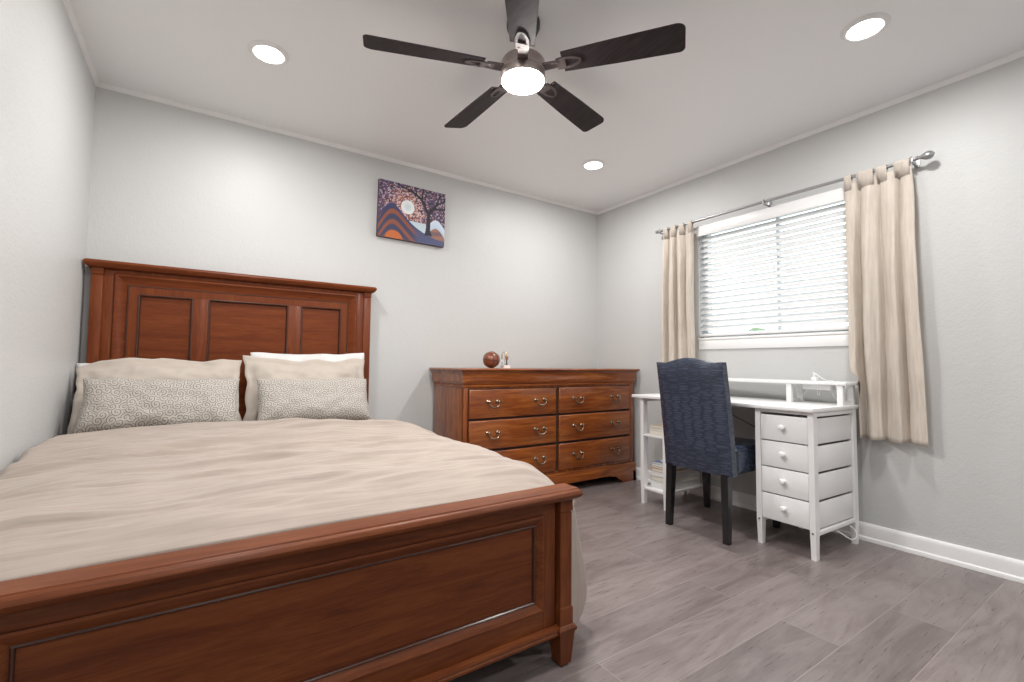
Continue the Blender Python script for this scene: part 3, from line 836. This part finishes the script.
# ball and trophy on the dresser
DT = .9344
BC = Vector((1.785, 2.94, DT+.061))
ball = thing('toy_basketball', (BC.x, BC.y, DT), 'small brown basketball with black seams on the dresser', 'ball')
MB().ball(BC, .061, sub=4).build('ball', 'ball', ball, smooth=180)
def circ(R, fn, n=48):
    return [BC + R @ Vector(fn(2*PI*k/n)) for k in range(n)]
rb = .0607; m = MB()
RT = Matrix.Rotation(.35, 3, 'Z') @ Matrix.Rotation(.1, 3, 'X')
m.tube(circ(RT, lambda a: (rb*math.cos(a), rb*math.sin(a), 0)), .0026, 6, True)
m.tube(circ(RT, lambda a: (0, rb*math.cos(a), rb*math.sin(a))), .0026, 6, True)
for s_ in (-1, 1):
    def fn(a, s_=s_):
        y, z = math.cos(a)*.72, math.sin(a)*.9
        d = Vector((s_*(.55-.0*z*z), y, z)); d = Vector((s_*.52*(1.25-abs(y)*.5), y, z)).normalized()*rb
        return d
    m.tube(circ(RT, fn), .0026, 6, True)
m.build('seam', 'seam', ball, smooth=180)
tx, ty = 1.906, 2.935
tro = thing('glass_trophy', (tx, ty, DT), 'small clear glass trophy with a gold figure beside the basketball', 'trophy')
MB().rects([(tx-.03, tx+.03, ty-.022, ty+.022, DT), (tx-.028, tx+.028, ty-.02, ty+.02, DT+.022)]).build('base', mat('pale_marble', (.80, .72, .66), .3), tro)
MB().rects([(tx-.026, tx-.006, ty-.012, ty+.012, DT+.0222), (tx-.030, tx-.008, ty-.010, ty+.010, DT+.10), (tx-.02, tx-.012, ty-.006, ty+.006, DT+.122)]).build('glass_block', 'crystal', tro)
m = MB(); m.lathe([(.010, DT+.0222), (.006, DT+.03), (.004, DT+.05), (.0065, DT+.056)], (tx+.012, ty, 0), n=12)
m.build('stem', 'black_metal', tro)
m = MB(); m.lathe([(.004, DT+.056), (.010, DT+.066), (.0135, DT+.08), (.014, DT+.094), (.009, DT+.097), (.004, DT+.105), (.009, DT+.112), (.006, DT+.122), (.001, DT+.126)], (tx+.012, ty, 0), n=16)
m.build('gold_cup', 'gold', tro)

# ------------------------------------------------------------------ desk
dk = thing('writing_desk', (2.8, 1.68, 0), 'white desk with four drawers, side shelves and low hutch under the window', 'desk')
KX0, KX1, KY0, KY1, KZ = 2.540, 3.066, 1.090, 2.294, .755
MB().box((KX0, KY0, KZ-.020), (KX1, KY1, KZ), .003).build('desk_top', 'white_paint', dk)
LX = (2.566, 2.998); LW = .040; LV = .028
LY = (1.100, 1.372, 2.014, 2.208)
for y in LY:
    for xi, x in enumerate(LX):
        m = MB()
        tp = .005
        m.rects([(x+tp, x+LW-tp, y+tp*.4, y+LV-tp*.4, 0), (x+tp, x+LW-tp, y+tp*.4, y+LV-tp*.4, .012), (x+.002, x+LW-.002, y+.0008, y+LV-.0008, .10), (x, x+LW, y, y+LV, .15), (x, x+LW, y, y+LV, KZ-.020)])
        lg = m.build('leg', 'white_paint', dk)
        if xi == 0 and y < 1.5:
            MB().lathe([(.0055, x+.0015), (.0055, x-.001), (.003, x-.0015)], (0, y+LV/2, .132), 'x', 12).build('screw', 'screw', lg)
# drawer unit rails
def dbox(nm, lo, hi): MB().box(lo, hi, .002).build(nm, 'white_paint', dk)
for z0, z1 in ((.118, .140), (KZ-.045, KZ-.020)):
    for y in (LY[0]+.002, LY[1]+.006): dbox('drawer_rail', (LX[0]+LW, y, z0), (LX[1], y+.020, z1))
    dbox('drawer_rail', (LX[1]+.01, LY[0]+LV, z0), (LX[1]+.03, LY[1], z1))
dbox('drawer_rail', (LX[0]+.012, LY[0]+LV, KZ-.040), (LX[0]+.03, LY[1], KZ-.020))
# dark runner frame inside behind the gaps is left open as in the piece itself
zs = [.707, .566, .425, .284, .143]
for k in range(4):
    zt, zb2 = zs[k]-.0035, zs[k+1]+.0025
    m = MB(); m.box((LX[0]+.003, LY[0]+LV+.0022, zb2), (LX[0]+.019, LY[1]-.0022, zt), .002)
    y0, y1 = LY[0]+.010, LY[1]+.018
    xb, xe = LX[0]+LW+.003, LX[1]-.004
    m.box((xb, y0, zb2+.002), (xe, y0+.010, zt-.004), .001); m.box((xb, y1-.010, zb2+.004), (xe, y1, zt-.004), .001)
    m.box((xe-.010, y0+.010, zb2+.004), (xe, y1-.010, zt-.010)); m.box((xb-.025, y0+.024, zb2+.006), (xe, y1-.010, zb2+.012))
    d_ = m.build('drawer', 'white_paint', dk)
    yc, zc = (LY[0]+LY[1]+LV)/2, (zt+zb2)/2+.008; xk = LX[0]+.003
    MB().lathe([(.0085, xk), (.0075, xk-.004), (.0065, xk-.009), (.010, xk-.014), (.0145, xk-.019), (.0145, xk-.024), (.010, xk-.029), (.0, xk-.031)], (0, yc, zc), 'x', 20).build('knob', 'knobwhite', d_)
# side shelves
for zt in (.484, .116):
    MB().box((LX[0]+.006, LY[2]+.012, zt-.016), (LX[1]+.034, LY[3]+.018, zt), .002).build('shelf', 'white_paint', dk)
for y in (LY[2]+.004, LY[3]+.006): dbox('shelf_rail', (LX[0]+LW, y, KZ-.045), (LX[1], y+.018, KZ-.020))
MB().box((LX[1]+.014, LY[1]+LV, KZ-.075), (LX[1]+.028, LY[2], KZ-.020), .002).build('back_rail', 'white_paint', dk)
# hutch
HX0, HX1, HZ = 2.900, 3.066, .882
MB().box((HX0, KY0, HZ-.018), (HX1, KY1, HZ), .003).build('hutch_shelf', 'white_paint', dk)
for y in (1.108, 1.378, 2.06, 2.22):
    for x in (HX0+.008, HX1-.036):
        MB().box((x, y, KZ), (x+.026, y+.030, HZ-.018), .002).build('hutch_post', 'white_paint', dk)
    MB().box((HX0+.034, y+.008, KZ), (HX1-.036, y+.022, KZ+.022), .002).build('hutch_rail', 'white_paint', dk)

# things on the desk
ps_ = thing('power_strip', (3.015, 1.27, HZ-.0185), 'white power strip with cords fixed under the hutch shelf of the desk', 'power strip')
MB().box((2.965, 1.190, HZ-.050), (3.025, 1.345, HZ-.0185), .006, 3).build('strip_body', 'plastic_white', ps_)
ad = thing('wall_adapter', (3.0, 1.29, HZ), 'white plug adapter standing on the hutch shelf above the power strip', 'adapter')
m = MB().box((2.985, 1.275, HZ+.0006), (3.020, 1.305, HZ+.022), .005, 3); m.box((2.995, 1.286, HZ+.020), (3.010, 1.298, HZ+.042), .004)
m.build('plug', 'plastic_white', ad)
MB().tube([(3.0, 1.292, HZ+.040), (2.998, 1.298, HZ+.050), (2.99, 1.285, HZ+.046), (2.985, 1.262, HZ+.030), (2.99, 1.240, HZ+.012), (3.0, 1.222, HZ+.004), (3.03, 1.205, HZ+.003)], .0022, 6).build('cord', 'cable_white', ad)
def cable(name, pts, r, mt, label=None, parent=None):
    ps = [Vector(p) for p in pts]; out = []
    for i in range(len(ps)-1):
        p0, p1, p2, p3 = ps[max(0, i-1)], ps[i], ps[i+1], ps[min(len(ps)-1, i+2)]
        for k in range(8):
            t = k/8
            out.append(.5*((2*p1)+(p2-p0)*t+(2*p0-5*p1+4*p2-p3)*t*t+(-p0+3*p1-3*p2+p3)*t**3))
    out.append(ps[-1])
    o = MB().tube(out, r, 6).build(name, mt, parent, smooth=180)
    if label: tag(o, label, 'cable')
cable('power_cord', [(3.01, 1.325, HZ-.040), (2.99, 1.345, HZ-.075), (2.985, 1.358, HZ-.105), (3.02, 1.364, KZ+.004)], .002, 'cable_white', parent=ps_)
cable('power_cord', [(3.01, 1.215, HZ-.045), (2.99, 1.195, HZ-.07), (2.985, 1.178, HZ-.095), (3.0, 1.172, KZ+.02), (3.035, 1.18, KZ+.003)], .002, 'cable_white', parent=ps_)
cable('power_cord', [(3.0, 1.275, HZ-.05), (2.985, 1.27, HZ-.075), (2.99, 1.262, HZ-.08), (2.995, 1.26, HZ-.048)], .002, 'cable_white', parent=ps_)
cable('looped_cable', [(2.80, 1.12, .114), (2.81, 1.085, .095), (2.84, 1.060, .072), (2.89, 1.055, .074), (2.93, 1.075, .095), (2.95, 1.12, .114)], .0028, 'cable_white', 'white cord looped under the desk drawers above the floor')
cable('hanging_cable', [(3.085, 1.93, KZ-.10), (3.075, 1.85, KZ-.12), (3.07, 1.76, .60), (3.068, 1.66, .56), (3.075, 1.55, .545), (3.08, 1.42, .55)], .003, 'cable_black', 'black cord sagging along the wall behind the chair under the desk')
cable('coiled_cable', [(2.985, 1.99, .30), (2.97, 1.975, .25), (2.965, 1.95, .20), (2.97, 1.92, .185), (2.98, 1.90, .205), (2.98, 1.915, .24), (2.985, 1.955, .26), (2.99, 1.98, .30)], .0028, 'cable_white', 'white cord coiled beside the lower shelf behind the chair leg')

# books
def book(x0, y0, z0, lx, ly, lz, yaw, cover, label, soft=False, group='books on the desk shelves'):
    b = thing('book', (x0, y0, z0), label, 'book', group)
    R = Matrix.Translation((x0, y0, z0)) @ Matrix.Rotation(yaw, 4, 'Z')
    t_ = .0012 if soft else .0025
    m = MB()
    m.box((-lx/2, -ly/2, 0), (lx/2, ly/2, t_), M4=R); m.box((-lx/2, -ly/2, lz-t_), (lx/2, ly/2, lz), M4=R)
    m.box((-lx/2, ly/2-t_, t_), (lx/2, ly/2, lz-t_), M4=R)
    m.build('cover', 'cover_'+cover, b, smooth=None)
    MB().box((-lx/2+.003, -ly/2+.003, t_), (lx/2-.003, ly/2-t_, lz-t_), M4=R).build('pages', 'page' if cover != 'white' else 'cover_white', b, smooth=None)
    return lz+.0004
z = .4844
for k, (lx, ly, lz, yw, c, lb) in enumerate([(.30, .125, .026, .02, 'cream', 'cream paperback lying lowest on the upper desk shelf'), (.28, .12, .018, -.03, 'white', 'white paperback in the middle of the upper desk shelf pile'),
        (.29, .12, .016, .04, 'cream', 'cream paperback lying topmost on the upper desk shelf')]):
    z += book(2.765, 2.140, z, lx, ly, lz, yw, c, lb, True)
z = .1164
# the lower pile overhangs its shelf toward the chair
for k, (lx, ly, lz, yw, dy, c, lb) in enumerate([
        (.345, .20, .044, .02, -.005, 'white', 'thick white binder lowest in the lower desk shelf pile'),
        (.335, .20, .034, -.03, .0, 'grey', 'grey book second from below in the lower desk shelf pile'),
        (.34, .195, .030, .03, -.008, 'white', 'white book in the middle of the lower desk shelf pile'),
        (.33, .20, .020, .06, -.010, 'red', 'thin red-brown book above the white books in the lower pile'),
        (.33, .20, .016, -.04, .002, 'tan', 'tan book third from the top of the lower pile'),
        (.32, .205, .012, .08, -.012, 'white', 'thin white magazine just under the blue notebook'),
        (.31, .20, .014, .10, .0, 'blue', 'blue notebook topmost in the lower desk shelf pile')]):
    z += book(2.798, 2.124+dy*.3, z, lx, ly*.78 if k < 3 else ly*.82, lz, yw, c, lb, k in (3, 5, 6))
coil = [(2.70+.035*math.cos(a), 2.13+.028*math.sin(a), z+.003+.0035*a/(2*PI)) for a in [2*PI*k/24 for k in range(73)]]
tag(MB().tube(coil, .0026, 6).build('coiled_cable', 'cable_white', smooth=180), 'white cable coiled on top of the blue notebook', 'cable')

# ------------------------------------------------------------------ chair
ch = thing('dining_chair', (2.6, 1.66, 0), 'navy crocodile-leather parsons chair with black legs at the desk', 'chair')
CY0, CY1 = 1.438, 1.878; cyc = (CY0+CY1)/2; hw_ = (CY1-CY0)/2
def backrest():
    m = MB()
    nu, nv = 28, 40; TH = .075
    def P(a, b, side):      # a: -1..1 across, b: 0..1 up, side 0 rear (camera) .. 1 front
        zt = .984+.026*math.exp(-(a/.50)**2)-.006*math.exp(-((abs(a)-.70)/.16)**2)
        z = .360+(zt-.360)*b
        x = 2.395-.085*(b**1.25)
        edge = max(abs(a)**6, (b**14)); zt -= .018*max(0, (abs(a)-.86)/.14)**2*b**6
        hw = hw_*(1-.02*b)
        bulge = .012*(1-abs(a)**4)*(1-abs(2*b-1)**6)
        if side == 0: x += -bulge+.016*edge
        else: x += TH+bulge*.6-.016*edge
        return Vector((x, cyc+a*hw, z))
    V0 = [[m.bm.verts.new(P(-1+2*i/nu, j/nv, 0)) for j in range(nv+1)] for i in range(nu+1)]
    V1 = [[m.bm.verts.new(P(-1+2*i/nu, j/nv, 1)) for j in range(nv+1)] for i in range(nu+1)]
    for i in range(nu):
        for j in range(nv):
            m.bm.faces.new((V0[i][j], V0[i+1][j], V0[i+1][j+1], V0[i][j+1])); m.bm.faces.new((V1[i][j], V1[i][j+1], V1[i+1][j+1], V1[i+1][j]))
    rim = [(i, 0) for i in range(nu)]+[(nu, j) for j in range(nv)]+[(i, nv) for i in range(nu, 0, -1)]+[(0, j) for j in range(nv, 0, -1)]
    for k, k2 in zip(rim, rim[1:]+rim[:1]): m.bm.faces.new((V0[k[0]][k[1]], V1[k[0]][k[1]], V1[k2[0]][k2[1]], V0[k2[0]][k2[1]]))
    return m
backrest().build('backrest', 'croc', ch, smooth=60)
m = MB().box((2.462, CY0+.004, .362), (2.93, CY1-.004, .505), .026, 4)
for v in m.bm.verts:
    if v.co.y > cyc: v.co.y += .072*max(0, (v.co.x-2.47)/.46)
    if v.co.z > .44: v.co.z += .030*(1-((v.co.y-cyc)/hw_)**4)*(1-((v.co.x-2.68)/.24)**4)
m.build('seat', 'croc', ch, smooth=60)
# piping round the seat edge and up the back edges
for y, y2 in ((CY0+.006, CY0+.006), (CY1-.006, CY1+.060)): MB().tube([(2.47, y, .494), (2.89, y2, .494)], .004, 6).build('piping', 'croc', ch)
for s_ in (0, 1):
    y = CY0+.020 if s_ == 0 else CY1-.020
    d = 1 if s_ == 0 else -1
    w_ = .042
    MB().rects([(2.385, 2.415, y-.004*d, y+d*(w_-.012), 0), (2.392, 2.438, y, y+d*w_, .37)]).build('leg', 'black_wood', ch)
    yf_ = CY0+.004 if s_ == 0 else CY1+.068
    MB().rects([(2.895, 2.923, yf_+d*.006, yf_+d*(w_-.006), 0), (2.875, 2.925, yf_, yf_+d*w_, .37)]).build('leg', 'black_wood', ch)

# ------------------------------------------------------------------ curtains
RZ, RX = 2.052, 3.052
rod = thing('curtain_rod', (RX, 1.6, RZ), 'grey metal curtain rod on brackets above the window', 'curtain rod')
MB().tube([(RX, .792, RZ), (RX, 2.43, RZ)], .0095, 14).build('rod', 'rod', rod)
for y, s_ in ((.792, -1), (2.43, 1)):
    if s_ < 0: MB().lathe([(.0095, y), (.012, y-.004), (.008, y-.012), (.009, y-.018), (.018, y-.034), (.022, y-.05), (.017, y-.064), (.006, y-.072), (.001, y-.074)], (RX, 0, RZ), 'y', 20).build('finial', 'rod', rod)
    else: MB().lathe([(.0095, y), (.013, y+.002), (.013, y+.022), (.009, y+.026), (.001, y+.027)], (RX, 0, RZ), 'y', 20).build('finial', 'rod', rod)
for y in (.808, 1.575, 2.408):
    m = MB(); m.box((RX-.002, y-.004, RZ-.022), (XR-.004, y+.004, RZ-.012), .001); m.box((XR-.005, y-.012, RZ-.027), (XR-.0005, y+.012, RZ+.030), .001)
    m.box((RX-.014, y-.005, RZ-.018), (RX-.010, y+.005, RZ+.006), .001); m.box((RX-.012, y-.004, RZ-.019), (RX+.002, y+.004, RZ-.0115), .001)
    m.tube([(RX-.012, y, RZ+.004), (RX-.014, y, RZ+.014)], .004, 8)
    m.build('bracket', 'rod', rod)
def curtain(label, yt0, yt1, yb0, yb1, zb, folds, seed, tabs):
    c = thing('curtain', (RX, (yt0+yt1)/2, zb), label, 'curtain', 'curtains at the window')
    ztop = RZ-.030
    m = MB()
    def f(u, v):
        z = ztop+(zb-ztop)*v
        y0, y1 = yt0+(yb0-yt0)*v, yt1+(yb1-yt1)*v
        ph = u*folds*2*PI+seed+1.5*N(u*2.5, v*.9+seed, seed)
        amp = (.016+.020*min(1, v*3))*(.75+.5*N(u*3+seed, 1, 4)+.25)
        s_ = 1-2*abs(math.sin(ph/2))**.62; s_ += .25*math.sin(1.7*ph+1)*min(1, v*2)
        x = RX+.012+amp*s_ + .006*N(u*7+seed, v*4, 2)
        low = max(0, min(1, (1.0-z)/.25))
        x += .012*low
        x = min(x, XR-.019)
        behind = z < .92
        y = y0+(y1-y0)*u + .010*math.cos(ph)*min(1, v*4) + .006*N(u*5, v*5, seed+4)
        if behind:
            if yt0 > 1.5 and y < KY1+.02: x = 3.113+.002*s_
            elif yt0 < 1.5: y = min(y, KY0-.022); 
        zz = z + .006*N(u*6+seed, v, 9)*v
        return Vector((x, y, zz))
    m.grid(f, 110, 60)
    o = m.build('curtain_panel', 'curtain', c, smooth=180)
    sm = o.modifiers.new('thickness', 'SOLIDIFY'); sm.thickness = .0018; sm.offset = 0
    for u0, u1 in tabs:
        m = MB(); path = []
        n = 12
        def P(u, k):
            y = yt0+(yt1-yt0)*u
            b = f(u, 0.02)
            if k == 0: return Vector((b.x-.002, y, ztop-.045))
            if k == n: return Vector((b.x+.002, y, ztop-.045))
            a = PI*(k-1)/(n-2)
            rr = .0125
            return Vector((RX-rr*math.cos(a), y, RZ+.001+rr*math.sin(a)))
        m.grid(lambda a, b: P(u0+(u1-u0)*a, round(b*n)), 6, n)
        tb = m.build('tab', 'curtain', c, smooth=180)
        sm = tb.modifiers.new('thickness', 'SOLIDIFY'); sm.thickness = .002; sm.offset = 0
    return c
curtain('cream tab-top curtain hanging at the window end near the dresser', 2.110, 2.380, 2.092, 2.420, .575, 3.3, .6, [(.02, .16), (.28, .44), (.56, .72), (.84, .98)])
curtain('cream tab-top curtain hanging at the window end above the desk drawers', .812, 1.116, .786, 1.112, .572, 3.4, 2.1, [(.02, .24), (.34, .50), (.54, .80), (.88, 1.0)])

# ------------------------------------------------------------------ the desk and what stands on it is turned a little off the wall
PIV = Vector((2.8, 1.68, 0)); DA = math.radians(-1.9); DS = Vector((.014, -.008, 0))
RD = Matrix.Rotation(DA, 3, 'Z')
for o in list(COL.objects):
    if o.parent is None and (o.name.split('.')[0] in ('writing_desk', 'power_strip', 'wall_adapter', 'book', 'coiled_cable', 'looped_cable')):
        o.location = PIV + RD @ (o.location-PIV) + DS
        o.rotation_euler.z = DA
